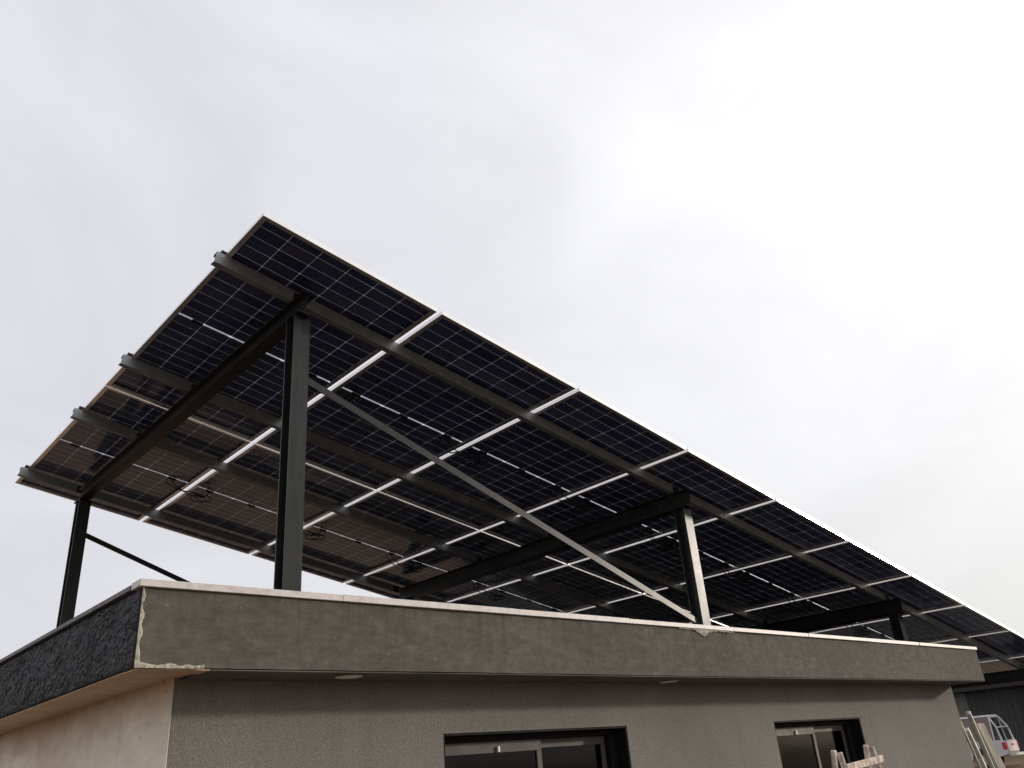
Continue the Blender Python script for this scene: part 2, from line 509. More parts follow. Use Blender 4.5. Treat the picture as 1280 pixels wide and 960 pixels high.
# ------------------------------------------------------------------ house
FX0, FX1 = -0.30, 8.57            # roof edge band, left and right faces
FY0, FY1 = 0.25, 5.30
FZ0, FZ1 = 2.307, 2.620
WX0, WX1 = -0.015, 8.47           # walls
WY0, WY1 = 0.58, 4.95
house = empty('flat_roofed_house', (4.2, 2.7, 0), world=True)
tag(house, 'low flat roofed house with grey rendered roof edge under the solar canopy', 'house')

WIN = [(1.47, 2.99, 0.85, 2.033), (4.775, 6.215, 0.85, 2.018)]
def wall_holes(xb, zb, holes, y0, y1):
    m = MB()
    solid = lambda i, j: 0 <= i < len(xb) - 1 and 0 <= j < len(zb) - 1 and (i, j) not in holes
    for i in range(len(xb) - 1):
        for j in range(len(zb) - 1):
            if not solid(i, j): continue
            a, b, c, d = xb[i], xb[i + 1], zb[j], zb[j + 1]
            def q(*p):
                s = len(m.v); m.v.extend(p); m.f.append(tuple(range(s, s + 4)))
            q((a, y0, c), (b, y0, c), (b, y0, d), (a, y0, d))
            q((a, y1, c), (a, y1, d), (b, y1, d), (b, y1, c))
            if not solid(i - 1, j): q((a, y0, c), (a, y0, d), (a, y1, d), (a, y1, c))
            if not solid(i + 1, j): q((b, y0, c), (b, y1, c), (b, y1, d), (b, y0, d))
            if not solid(i, j - 1): q((a, y0, c), (a, y1, c), (b, y1, c), (b, y0, c))
            if not solid(i, j + 1): q((a, y0, d), (b, y0, d), (b, y1, d), (a, y1, d))
    bm = bmesh.new()
    vs_ = {}
    def vert(p):
        k = tuple(round(x, 5) for x in p)
        if k not in vs_: vs_[k] = bm.verts.new(p)
        return vs_[k]
    out = MB()
    idx = {}
    for f in m.f:
        ff = []
        for i in f:
            k = tuple(round(x, 5) for x in m.v[i])
            if k not in idx:
                idx[k] = len(out.v); out.v.append(m.v[i])
            ff.append(idx[k])
        out.f.append(tuple(ff))
    bm.free()
    return out
xb = [WX0 + 0.0035, WIN[0][0], WIN[0][1], WIN[1][0], WIN[1][1], WX1]
zb = [-0.2, 0.85, 2.018, 2.033, 2.34]
# holes: window 1 spans rows 1,2 ; window 2 spans row 1
fw = wall_holes(xb, zb, {(1, 1), (1, 2), (3, 1)}, WY0, WY0 + 0.25)
fw.build('front_wall', 'stucco', house)
# beige side wall with a thin return edge at the corner
sw = MB()
sw.box(WX0, WX0 + 0.25, WY0 + 0.252, 1.1997, -0.2, 2.33)
sw.box(WX0 - 0.0015, WX0 + 0.25, 1.20, WY1, -0.2, 2.33)
sw.box(WX0, WX0 + 0.003, WY0 + 0.0005, WY0 + 0.2515, -0.2, 2.33)
tag(sw.build('side_wall', 'side', house), 'stained beige plaster end wall')
MB().box(WX1 - 0.25, WX1, WY0 + 0.252, WY1, -0.2, 2.33).build('side_wall', 'stucco', house)
MB().box(WX0, WX1, WY1, WY1 + 0.25, -0.2, 2.33).build('back_wall', 'stucco', house)
MB().box(WX0 + 0.252, WX1 - 0.252, WY0 + 0.252, WY1 - 0.002, 0.02, 0.06).build('floor', 'room', house)
# roof slab and edge band
MB().box(FX0 + 0.13, FX1 - 0.13, FY0 + 0.13, FY1 - 0.13, 2.345, 2.46).build('roof_slab', 'roofc', house)
fb = MB()
# the front band has a slightly wavy, hand-trowelled face
nx, nz = 180, 10
b0 = len(fb.v)
for j in range(nz + 1):
    for i in range(nx + 1):
        x = FX0 + (FX1 - FX0) * i / nx; z = FZ0 + (FZ1 - FZ0) * j / nz
        dy = 0.006 * noise.noise(Vector((x * 1.3, z * 5, 3))) + 0.0025 * noise.noise(Vector((x * 6, z * 11, 8)))
        dz = 0.003 * noise.noise(Vector((x * 3.1, 0, 5))) if j == 0 else 0
        fb.v.append((x, FY0 + dy, z + dz))
for j in range(nz):
    for i in range(nx):
        a = b0 + j * (nx + 1) + i
        fb.f.append((a, a + 1, a + nx + 2, a + nx + 1))
bk = len(fb.v)
fb.v += [(FX0, FY0 + .128, FZ0), (FX1, FY0 + .128, FZ0), (FX1, FY0 + .128, FZ1), (FX0, FY0 + .128, FZ1)]
fb.f.append((bk, bk + 3, bk + 2, bk + 1))
bot = [b0 + i for i in range(nx + 1)]; top = [b0 + nz * (nx + 1) + i for i in range(nx + 1)]
fb.f.append(tuple(reversed(bot)) + (bk, bk + 1)) ; fb.f.append(tuple(top) + (bk + 2, bk + 3))
lef = [b0 + j * (nx + 1) for j in range(nz + 1)]; rig = [b0 + j * (nx + 1) + nx for j in range(nz + 1)]
fb.f.append(tuple(lef) + (bk + 3, bk)); fb.f.append(tuple(reversed(rig)) + (bk + 1, bk + 2))
fascia = fb.build('fascia', 'render', house)
MB().box(FX0 + 0.012, FX0 + 0.13, FY0 + 0.13, FY1, FZ0, FZ1).build('fascia', 'render', house)
MB().box(FX1 - 0.13, FX1, FY0 + 0.13, FY1, FZ0, FZ1).build('fascia', 'render', house)
MB().box(FX0 + 0.132, FX1 - 0.132, FY1 - 0.13, FY1, FZ0, FZ1).build('fascia', 'render', house)
# split slate facing on the left edge
sl = MB()
ny, nz = 520, 46
Y0, Y1 = FY0 + 0.001, FY1
yy = [Y0 + (3.0 - Y0) * i / 440 for i in range(440)] + [3.0 + (Y1 - 3.0) * i / (ny - 440) for i in range(ny - 439)]
for j in range(nz + 1):
    for i in range(ny + 1):
        y = yy[i]; z = FZ0 + 0.002 + (FZ1 - FZ0 - 0.004) * j / nz
        p = Vector((y * 5, z * 9 + y * 1.5, 0.3))
        a = noise.multi_fractal(p, 0.9, 2.2, 4) * 0.5
        cell = noise.cell_vector(Vector((y * 13 + noise.noise(p * 3) * 1.6, z * 34 + noise.noise(p * 4 + Vector((9, 0, 0))) * 2.6, 1)))
        h = 0.009 * a + 0.0075 * cell.x + 0.004 * noise.noise(p * 9)
        h = max(h, 0.0)
        edge = min(1.0, min(z - FZ0, FZ1 - z) / 0.012, (y - Y0) / 0.008 + 0.25)
        sl.v.append((FX0 - 0.002 - h * max(0.15, edge), y, z))
for j in range(nz):
    for i in range(ny):
        a = j * (ny + 1) + i
        sl.f.append((a, a + ny + 1, a + ny + 2, a + 1))
bk = len(sl.v)
xin = FX0 + 0.0115
sl.v += [(xin, Y0 + .129, FZ0 + .002), (xin, Y1, FZ0 + .002), (xin, Y1, FZ1 - .002), (xin, Y0 + .129, FZ1 - .002)]
sl.f.append((bk, bk + 1, bk + 2, bk + 3))
sl_o = sl.build('slate_cladding', 'slate', house)
tag(sl_o, 'rough black split slate facing')
# coping slabs
x = FX0 - 0.022
slabs = [0.95, 1.12, 1.0, 1.18, 1.06, 1.1, 1.02, 1.15, 0.9]
k = 0
while x < FX1 - 0.05:
    ln = slabs[k % len(slabs)]
    x1 = min(x + ln, FX1 + 0.012)
    if FX1 - x1 < 0.25: x1 = FX1 + 0.012
    dz = random.uniform(-0.003, 0.003); dy = random.uniform(-0.004, 0.004)
    MB().box(x + 0.0002, x1 - 0.0002, FY0 - 0.016 + dy, FY0 + 0.085, FZ1 + 0.002, FZ1 + 0.033 + dz).build('coping_slab', 'marble', house, bevel=0.0015)
    x = x1; k += 1
y = FY0 + 0.087
k = 2
while y < FY1 - 0.05:
    y1 = min(y + slabs[k % len(slabs)], FY1)
    o = MB().box(FX0 - 0.026, FX0 + 0.12, y + 0.0015, y1 - 0.0015, FZ1 + 0.002, FZ1 + 0.024 + random.uniform(-.002, .002)).build('coping_slab', 'dcoping', house, bevel=0.002)
    tag(o, 'dark coping slab above the slate')
    y = y1; k += 1
# soffits
MB().box(FX0 + 0.315, FX1 - 0.004, FY0 + 0.006, WY0 + 0.02, FZ0 - 0.008, FZ0 - 0.0035).build('soffit', 'soffit', house)
bw = 0.145
y = FY0 + 0.131
i = 0
while y < WY1:
    y1 = min(y + bw, WY1 + 0.2)
    xe = (FX0 + 0.355 - 0.04 * (i % 2)) if y < WY0 else WX0 + 0.02
    MB().box(FX0 + 0.132, xe, y + 0.001, y1 - 0.001, FZ0 + 0.003 + 0.0005 * (i % 3), FZ0 + 0.03).build('soffit_board', 'boards', house)
    y = y1; i += 1
# closing strip under the slate edge so that the soffit runs to the corner
MB().box(FX0 + 0.006, FX0 + 0.128, FY0 + 0.132, FY1, FZ0 - 0.006, FZ0 - 0.0005).build('soffit_board', 'boards', house)
MB().box(FX0 + 0.006, FX0 + 0.31, FY0 + 0.006, FY0 + 0.13, FZ0 - 0.0075, FZ0 - 0.0035).build('soffit_board', 'boards', house)
# downlights sunk into the soffit
for (lx, ly) in ((0.745, 0.365), (3.34, 0.45)):
    d = MB()
    rings = [(0.0, -0.007), (0.064, -0.012), (0.070, -0.009), (0.0705, -0.005)]
    for (r, z) in rings[1:]:
        for q in range(28):
            a = 2 * math.pi * q / 28
            d.v.append((lx + r * math.cos(a), ly + r * math.sin(a), FZ0 - 0.003 + z))
    for j in range(2):
        for q in range(28):
            q2 = (q + 1) % 28
            d.f.append((j * 28 + q, j * 28 + q2, (j + 1) * 28 + q2, (j + 1) * 28 + q))
    d.f.append(tuple(range(28)))
    dl = d.build('downlight', 'lamp', house)
    rg = MB()
    for (r, z) in ((0.071, -0.005), (0.0712, -0.012), (0.080, -0.009), (0.081, -0.005)):
        for q in range(28):
            a = 2 * math.pi * q / 28
            rg.v.append((lx + r * math.cos(a), ly + r * math.sin(a), FZ0 - 0.003 + z))
    for j in range(3):
        for q in range(28):
            q2 = (q + 1) % 28
            rg.f.append((j * 28 + q, j * 28 + q2, (j + 1) * 28 + q2, (j + 1) * 28 + q))
    o = rg.build('trim_ring', 'soffit', None, off=tuple(house['_o'])); o.parent = dl
# ragged mortar left along the corner, along the bottom edge and under the coping
def ragged(path_n, p_of, w_of, thick, name, mat):
    m = MB()
    for i in range(path_n + 1):
        u = i / path_n
        p, side = p_of(u); w = w_of(u)
        t = thick * (0.7 + 0.8 * noise.noise(Vector((u * 17, 3.3, thick * 999))))
        for (ww, tt) in ((0, 0.0), (0, t * .7), (w * .6, t), (w, t * .5), (w, 0.0)):
            q = Vector(p) + Vector(side) * ww
            m.v.append((q.x, q.y - tt, q.z))
    for i in range(path_n):
        for k in range(4):
            a = i * 5 + k
            m.f.append((a, a + 1, a + 6, a + 5))
    return m.build(name, mat, house)
rw = lambda a, b, f: (lambda u: a + b * max(0.0, noise.noise(Vector((u * f, 7.3, a * 50))) + 0.35) + random.uniform(0, b * 0.16))
ragged(90, lambda u: ((FX0 - 0.003, FY0 - 0.002, FZ0 + (FZ1 - FZ0) * u), (1, 0, 0)), rw(0.004, 0.019, 7), 0.005, 'mortar_edge', 'mortar')
ragged(80, lambda u: ((FX0 - 0.002 + 0.28 * u, FY0 - 0.004, FZ0 - 0.003), (0, 0, 1)), rw(0.007, 0.018, 6), 0.006, 'mortar_edge', 'mortar')
ragged(60, lambda u: ((3.27 + 0.66 * u, FY0 - 0.004, FZ1 + 0.001), (0, 0, -1)),
       lambda u: 0.006 + 0.042 * max(0, 1 - abs(u - 0.42) / 0.16) + 0.012 * random.random() * (1 if u > .5 else .4), 0.010, 'mortar_lump', 'mortar')
# windows
for (a, b, c, d) in WIN:
    w = empty('window', (0, 0, 0)); w.parent = house; w.location = (0, 0, 0); w['_o'] = tuple(house['_o'])
    ry = WY0 + 0.10                     # glass line
    tr = MB()
    t_ = 0.012
    tr.box(a + .001, b - .001, WY0 + .004, ry + 0.09, d - t_, d - .001)
    tr.box(a + .001, a + t_, WY0 + .004, ry + 0.09, c + .001, d - t_ - .001)
    tr.box(b - t_, b - .001, WY0 + .004, ry + 0.09, c + .001, d - t_ - .001)
    tr.build('reveal', 'wblack', w)
    MB().box(a - 0.03, b + 0.03, WY0 - 0.035, ry - 0.002, c - 0.03, c + 0.0005).build('sill', 'marble', w, bevel=0.003)
    fr = MB()
    fr.box(a + t_ + .001, b - t_ - .001, ry, ry + .07, d - .045, d - t_ - .001)
    fr.box(b - .075, b - t_ - .001, ry, ry + .07, c + .002, d - .046)
    fr.box(a + t_ + .001, a + .03, ry, ry + .07, c + .002, d - .046)
    fr.box(a + .031, b - .076, ry, ry + .07, c + .002, c + .04)
    fr.build('frame', 'wblack', w)
    mid = a + (b - a) * 0.525
    for (s0, s1, yo, rail) in ((a + .032, mid + .03, 0.006, .062), (mid - .02, b - .078, 0.038, .05)):
        z1 = d - .047; z0 = c + .042
        s = MB()
        s.box(s0, s1, ry + yo, ry + yo + .028, z1 - rail, z1)
        s.box(s0, s1, ry + yo, ry + yo + .028, z0, z0 + .06)
        lw_ = .018 if yo < .02 else .04
        s.box(s0, s0 + lw_, ry + yo, ry + yo + .028, z0 + .061, z1 - rail - .001)
        s.box(s1 - .04, s1, ry + yo, ry + yo + .028, z0 + .061, z1 - rail - .001)
        s.build('sash', 'walu', w, bevel=0.0015)
        MB().box(s0 + lw_, s1 - .04, ry + yo + .010, ry + yo + .016, z0 + .0605, z1 - rail - .0005).build('pane', 'wglass', w)
    MB().box(a + .47, a + .482, ry - .008, ry + .005, d - .105, d - .075).build('latch', 'lamp', w)
    del w['_o']

# ------------------------------------------------------------------ array frame (local x down the slope, y across, z normal)
SL = 0.182807
H0 = 4.5
AR = Matrix.Translation((0, 0, H0)) @ Matrix.Rotation(SL, 4, 'Y')
W, GAPX = 1.154, 0.034
PWD = W - GAPX
PL = 2.386
GAPY = 0.020
NCOL = 10
FB, FT = -0.016, 0.011             # frame bottom / top in array z
PUR_B = [0.442, 1.879, 2.903, 4.363]  # near face of each purlin
PH, PF, TH = 0.071, 0.044, 0.0025

steel = empty('steel_canopy_frame', (3.77, 2.3, 2.46), world=True)
tag(steel, 'dark steel canopy frame of posts, beams and braces carrying the solar panels', 'canopy frame')
def A(a, b, z): return AR @ Vector((a, b, z))
# purlins: C sections with lips, web towards the photographer
for y0 in PUR_B:
    zt = FB - 0.001; zb_ = zt - PH
    prof = [(0, 0, zt), (0, PF, zt), (0, PF, zt - .016), (0, PF - TH, zt - .016), (0, PF - TH, zt - TH), (0, TH, zt - TH),
            (0, TH, zb_ + TH), (0, PF - TH, zb_ + TH), (0, PF - TH, zb_ + .016), (0, PF, zb_ + .016), (0, PF, zb_), (0, 0, zb_)]
    m = MB()
    n = len(prof); s = 0
    a0, a1 = -0.052, NCOL * W - GAPX + 0.05
    for aa in (a0, a1):
        for p in prof: m.v.append(tuple(A(aa, y0 + p[1], p[2])))
    for i in range(n):
        j = (i + 1) % n
        m.f.append((i, j, n + j, n + i))
    m.f.append(tuple(reversed(range(n)))); m.f.append(tuple(range(n, 2 * n)))
    m.build('purlin', 'galv', steel)
# frames
POSTX = [0.42, 3.77, 7.12, 10.47]
NY, FYP = 0.40, 4.15
BT = FB - 0.001 - PH - 0.001
BH, BW, BFT, BWT = 0.14, 0.075, 0.008, 0.006
HP = 0.096
for px in POSTX:
    a = px / math.cos(SL) - (-BT) * math.tan(SL) * 0 
    m = MB()
    # I-section beam across, built in the array frame
    bz1 = BT; bz0 = BT - BH
    prof = [(-BW/2, bz1), (BW/2, bz1), (BW/2, bz1 - BFT), (BWT/2, bz1 - BFT), (BWT/2, bz0 + BFT), (BW/2, bz0 + BFT), (BW/2, bz0),
            (-BW/2, bz0), (-BW/2, bz0 + BFT), (-BWT/2, bz0 + BFT), (-BWT/2, bz1 - BFT), (-BW/2, bz1 - BFT)]
    n = len(prof)
    ac = (px + math.sin(SL) * (BT - BH / 2) * -1) / math.cos(SL)
    for yb in (NY - 0.09, FYP + 0.11):
        for q in prof: m.v.append(tuple(A(ac + q[0], yb, q[1])))
    for i in range(n):
        j = (i + 1) % n
        m.f.append((i, j, n + j, n + i))
    m.f.append(tuple(reversed(range(n)))); m.f.append(tuple(range(n, 2 * n)))
    m.build('beam', 'steel_shaded' if abs(px - 7.12) < .1 else 'steel', steel)
    # cleats tying each purlin to the beam
    for y0 in PUR_B:
        c = MB()
        P = [A(ac + dx, y0 + dy, z) for z in (BT + 0.0005, BT + 0.06) for dx, dy in ((-.035, -.006), (.035, -.006), (.035, -.0012), (-.035, -.0012))]
        c.quadbox(P)
        c.build('cleat', 'steel', steel)
    ztop = A(ac, 0, bz0).z - 0.001
    zbase = 2.468 if px < 8 else gz(px)
    for py in (NY, FYP):
        m = MB(); h = HP / 2; ft = 0.008; wt2 = 0.003
        for (x0, x1, y0, y1) in ((-h, h, -h, -h + ft), (-h, h, h - ft, h), (-wt2, wt2, -h + ft, h - ft)):
            P = []
            for zz in (0, 1):
                for (xx, yy_) in ((x0, y0), (x1, y0), (x1, y1), (x0, y1)):
                    z = zbase + 0.012 if zz == 0 else ztop - xx * math.tan(SL)
                    P.append((px + xx, py + yy_, z))
            m.quadbox(P)
        po = m.build('post', 'steel_shaded' if abs(px - 7.12) < .1 else 'steel', steel)
        bp = MB().box(px - .09, px + .09, py - .062, py + .09, zbase, zbase + .0115)
        o = bp.build('base_plate', 'steel', None, off=tuple(steel['_o'])); o.parent = po
# diagonal braces
for py, zs in ((NY - 0.018, -0.34), (FYP - 0.018, -0.27)):
    for i in range(1):
        xa, xb_ = POSTX[i], POSTX[i + 1]
        za = A(xa, 0, 0).z - 0.255 + zs
        zb_ = 2.70 if i < 2 else 1.3
        a = Vector((xa + HP / 2, py, za)); b = Vector((xb_ - HP / 2 - 0.002, py, zb_))
        m = MB()
        m.bar(a, b, 0.005, 0.042, (0, 0, 1))
        d = (b - a).normalized(); up_ = Vector((0, 1, 0)).cross(d); up_ = up_ if up_.z > 0 else -up_
        off = up_ * 0.0185 + Vector((0, 0.0275, 0))
        m.bar(a + off, b + off, 0.049, 0.005, up_)
        br = m.build('brace', 'steel', steel)

# ------------------------------------------------------------------ solar panels
FLW, FWT = 0.028, 0.003
CX0, CY0 = 0.013, 0.015
PXc = (PWD - 2 * CX0) / 6
MIDG = 0.015
PYc = (PL - 2 * CY0 - MIDG) / 24
CGX, CGY = 0.0028, 0.0030
CT = 0.0003
def cell_pos(i, j):
    y = CY0 + j * PYc + (MIDG if j >= 12 else 0)
    return (CX0 + (i + .5) * PXc, y + PYc / 2)
def cell_mesh_into(m, cx, cy):
    hx, hy, c = (PXc - CGX) / 2, (PYc - CGY) / 2, 0.007
    ring = [(-hx + c, -hy), (hx - c, -hy), (hx, -hy + c), (hx, hy), (-hx, hy), (-hx, -hy + c)]
    s = len(m.v)
    for z in (-CT / 2, CT / 2):
        for p in ring: m.v.append((cx + p[0], cy + p[1], z))
    m.f.append(tuple(s + k for k in (5, 4, 3, 2, 1, 0))); m.f.append(tuple(s + 6 + k for k in range(6)))
    for k in range(6):
        k2 = (k + 1) % 6
        m.f.append((s + k, s + k2, s + 6 + k2, s + 6 + k))
mc = MB(); cell_mesh_into(mc, 0, 0)
ME_CELL = mc.mesh('cell', 'cell')
mc = MB()
for i in range(6):
    for j in range(24): cell_mesh_into(mc, *cell_pos(i, j))
ME_CELLS = mc.mesh('cells', 'cell')
# frame: outer web, bottom flange turned in, top lip over the glass
f = MB()
def mitre_ring(o0, o1, z0, z1):     # rectangular ring between insets o0<o1, z0..z1
    out = [(o0, o0), (PWD - o0, o0), (PWD - o0, PL - o0), (o0, PL - o0)]
    inn = [(o1, o1), (PWD - o1, o1), (PWD - o1, PL - o1), (o1, PL - o1)]
    for k in range(4):
        k2 = (k + 1) % 4
        P = [(*out[k], z0), (*out[k2], z0), (*inn[k2], z0), (*inn[k], z0), (*out[k], z1), (*out[k2], z1), (*inn[k2], z1), (*inn[k], z1)]
        s = len(f.v); f.v.extend(P)
        for q in ((0, 3, 2, 1), (4, 5, 6, 7), (0, 1, 5, 4), (2, 3, 7, 6)): f.f.append(tuple(s + i for i in q))
mitre_ring(0.0, 0.0022, FB, FT)
mitre_ring(0.0023, FLW, FB, FB + 0.002)
mitre_ring(0.0023, 0.012, FT - 0.002, FT)
ME_FRAME = f.mesh('frame', 'alu')
ME_PANE = MB().box(0.0024, PWD - 0.0024, 0.0024, PL - 0.0024, 0.0045, 0.0095).mesh('glass', 'pane')
CZ = 0.007
ymid = CY0 + 12 * PYc + MIDG / 2
rb = MB()
for i in range(6):                   # bus ribbons along the centre gap, broken where the boxes sit
    x0 = CX0 + i * PXc + 0.012; x1 = x0 + PXc - 0.03
    rb.box(x0, x1, ymid - 0.0032, ymid + 0.0032, -0.0004 + CZ, 0.0004 + CZ)
fl = MB()
for (y0, y1) in ((0.0026, ymid - MIDG / 2), (ymid + MIDG / 2, PL - 0.0026)):
    fl.box(0.0026, PWD - 0.0026, y0, y1, CZ + 0.0005, CZ + 0.0008)
ME_FILM = fl.mesh('backing_film', 'film')
ME_RIB = rb.mesh('ribbon', 'ribbon')
jb = MB()
jb.quadbox([(-.032, -.011, -.014), (.032, -.011, -.014), (.032, .011, -.014), (-.032, .011, -.014),
            (-.036, -.014, 0), (.036, -.014, 0), (.036, .014, 0), (-.036, .014, 0)])
ME_JB = jb.mesh('junction_box', 'black', bevel=0.002)
def cable_mesh(kind):
    m = MB(); r = 0.0045; P = []
    x0 = PWD * 0.86
    rr = random.Random(kind * 13 + 5)
    z = 0.0
    base = [(x0, 0.0, -.006), (x0 + .03, 0.02, -.03), (PWD - .03, .028 + rr.uniform(-.01, .03), -.045 - rr.uniform(0, .03)),
            (PWD + .03, .020, -.05), (PWD + .09, -.015, -.075), (PWD + .15, -.05 + rr.uniform(-.02, .02), -.08)]
    cx, cy, rad = PWD + .15, 0.0, 0.066
    loop = [(cx + rad * math.sin(t) , cy - rad * math.cos(t), -.075 - .01 * math.sin(t * .5)) for t in [k * math.pi / 5 for k in range(0, 9 if kind % 2 else 12)]]
    end = [(PWD + GAPX + PWD * .12, 0.022, -.05), (PWD + GAPX + PWD * .14, .004, -.006)]
    ctl = [Vector(p) for p in base + loop + end]
    for i in range(len(ctl) - 1):
        p0 = ctl[max(i - 1, 0)]; p1 = ctl[i]; p2 = ctl[i + 1]; p3 = ctl[min(i + 2, len(ctl) - 1)]
        for k in range(4):
            t = k / 4
            P.append(0.5 * ((2 * p1) + (p2 - p0) * t + (2 * p0 - 5 * p1 + 4 * p2 - p3) * t * t + (3 * p1 - p0 - 3 * p2 + p3) * t ** 3))
    P.append(ctl[-1])
    m.tube(P, r, 6)
    return m.mesh('cable', 'black', smooth=True)
ME_CAB = [cable_mesh(k) for k in range(4)]
con = MB().tube([(0, 0, 0), (.03, 0, 0), (.031, 0, 0), (.075, 0, 0)], 0.008, 8)
ME_CON = con.mesh('connector', 'black', smooth=True)
clampm = MB().box(-0.026, -0.0008, -0.016, 0.016, FB + 0.001, FT + 0.003).box(-0.0007, 0.012, -0.022, 0.022, FT + 0.0005, FT + 0.004)
ME_CLAMP = clampm.mesh('clamp', 'black')

ordw = ['first', 'second', 'third', 'fourth', 'fifth', 'sixth', 'seventh', 'eighth', 'ninth', 'tenth', 'eleventh']
for row in range(2):
    for k in range(NCOL):
        da = random.uniform(-.002, .002); db = random.uniform(-.004, .004)
        if row == 0 and k == 0: db = 0.004
        loc = A(k * W + da, row * (PL + GAPY) + db, 0)
        p = empty('solar_panel', loc, (0, SL, 0))
        where = 'the near row' if row == 0 else 'the far row'
        if k == 0: lab = ('solar panel at the raised left corner, nearest the camera, outlined against the sky' if row == 0
                          else 'solar panel at the far left corner, above the low slate roof edge')
        else: lab = f'{ordw[k]} solar panel from the left end, in {where} of the canopy'
        tag(p, lab, 'solar panel', 'solar panels on the canopy')
        link('frame', ME_FRAME, p)
        link('glass', ME_PANE, p)
        if (row, k) in ((0, 0), (0, 1), (1, 0)):
            for i in range(6):
                for j in range(24):
                    cx, cy = cell_pos(i, j)
                    link('cell', ME_CELL, p, (cx, cy, CZ))
        else:
            o = link('cells', ME_CELLS, p, (0, 0, CZ)); o['kind'] = 'stuff'
        link('backing_film', ME_FILM, p)
        link('ribbon', ME_RIB, p)
        for u in (0.14, 0.5, 0.86):
            link('junction_box', ME_JB, p, (PWD * u, ymid, 0.0042))
        if k < NCOL - 1:
            c = link('cable', ME_CAB[(k * 3 + row) % 4], p, (0, ymid, 0))
            link('connector', ME_CON, c, (PWD + .05, -.005, -.065))
            link('cable', ME_CAB[(k * 3 + row + 1) % 4], p, (-0.035, ymid + .035, -.006))
        if k == 0:
            for y0 in PUR_B[row * 2:row * 2 + 2]:
                link('clamp', ME_CLAMP, p, (0, y0 + 0.023 - row * (PL + GAPY), 0))

# ------------------------------------------------------------------ trestle ladder
tl = empty('trestle_ladder', (2.92, -0.85, 0), world=True)
tag(tl, 'plaster splashed wooden trestle ladder standing in front of the right window', 'ladder')
LA, RA = Vector((2.715, -1.00, 1.782)), Vector((3.175, -0.945, 1.792))
for base, sgn in ((LA, -1), (RA, 1)):
    for fb_ in (-1, 1):
        top = base + Vector((0, 0.0145 * fb_, 0.0 if fb_ < 0 else 0.012))
        foot = Vector((base.x + 0.05 * sgn, base.y + 0.24 * fb_, 0.0))
        MB().bar(foot, top, 0.022, 0.024, (0, 1, 0)).build('rail', 'wood', tl, bevel=0.003)
def onrail(base, sgn, fb_, z):
    top = base + Vector((0, 0.0145 * fb_, 0)); foot = Vector((base.x + 0.05 * sgn, base.y + 0.24 * fb_, 0.0))
    return foot + (top - foot) * (z / top.z)
for fb_ in (-1, 1):
    for n_, z in enumerate((1.712, 1.38, 1.02, 0.69, 0.36)):
        a = onrail(LA, -1, fb_, z); b = onrail(RA, 1, fb_, z + .018)
        sh = Vector((0, 0.024 * fb_, 0))
        e = (b - a).normalized() * 0.03
        if n_ == 0 and fb_ == 1: continue
        MB().bar(a - e + sh, b + e + sh, 0.018, 0.034, (0, 0, 1)).build('rung', 'wood', tl, bevel=0.003)

# ------------------------------------------------------------------ pipes and plank leaning by the far corner of the house
pipes = [((9.06, .70), (9.62, .62), 2.03, .022, 'tallest galvanised pipe in the bundle leaning by the house corner'),
         ((9.13, .735), (9.74, .69), 2.02, .020, 'bright galvanised pipe just right of the tallest one in the leaning bundle'),
         ((8.91, .72), (9.44, .60), 1.86, .030, 'short wide galvanised pipe leaning closest to the grey house corner'),
         ((9.24, .76), (9.86, .70), 1.95, .015, 'thin galvanised pipe between the bright pipe and the pale plank'),
         ((8.775, .72), (9.30, .62), 2.00, .013, 'thin pipe whose tip just shows beside the house corner')]
for (tx, ty), (bx_, by_), zt, r, lab in pipes:
    t = empty('pipe', (bx_, by_, 0), world=True)
    tag(t, lab, 'pipe', 'pipes leaning by the house corner')
    MB().tube([(bx_, by_, 0), (tx, ty, zt)], r, 14, cap=False).build('tube', 'pipe', t, smooth=True)
    MB().tube([(tx, ty, zt - .03), (tx, ty, zt + .004)], r * 1.12, 14).build('end_cap', 'lamp', t, smooth=False)
pk = MB().quadbox([(9.98, .62, 0), (10.14, .60, 0), (10.14, .63, 0), (9.98, .65, 0), (9.32, .74, 1.90), (9.48, .72, 1.90), (9.48, .75, 1.90), (9.32, .77, 1.90)])
o = pk.build('plank', 'wood2', bevel=0.003)
tag(o, 'pale weathered plank standing to the right of the pipe bundle', 'plank')

# ------------------------------------------------------------------ far shed
shed = empty('metal_shed', (50, 14.5, 0.8), world=True)
tag(shed, 'dark grey sheet metal shed behind the white pickup', 'shed')
SX = 50.0
yL, yR = 22.0, 6.0
x0 = 0
y = 13.25
n_ = 0
while y < yL:                                 # ribbed sheets, left of the open bay
    y1 = y + 0.9
    mat = 'shed' if y < 15.6 else 'shed2'
    m = MB()
    m.box(SX, SX + .05, y + .004, y1 - .004, 0.6, 3.80)
    for q in range(3):
        yr = y + .15 + q * .3
        m.box(SX - .03, SX - .001, yr, yr + .05, 0.6, 3.79)
    m.build('sheet', mat, shed)
    y = y1
MB().box(SX - .12, SX + .25, 11.7, 13.24, 0.3, 4.0).build('pillar', 'shedroof', shed)
MB().box(SX + 6, SX + 6.1, yR, yL, 0.6, 5.0).build('back_wall', 'shedroof', shed)
MB().box(SX - .3, SX + .3, yR, yR + .4, 0.6, 4.0).build('pillar', 'shedroof', shed)
MB().quadbox([(SX - .9, yR - .5, 3.80), (SX + 7, yR - .5, 4.6), (SX + 7, yL, 4.6), (SX - .9, yL, 3.80),
              (SX - .9, yR - .5, 4.24), (SX + 7, yR - .5, 5.1), (SX + 7, yL, 5.1), (SX - .9, yL, 4.24)]).build('roof', 'shedroof', shed)
MB().box(SX - .96, SX - .905, yR - .5, yL, 4.20, 4.28).build('drip_edge', 'drip', shed)
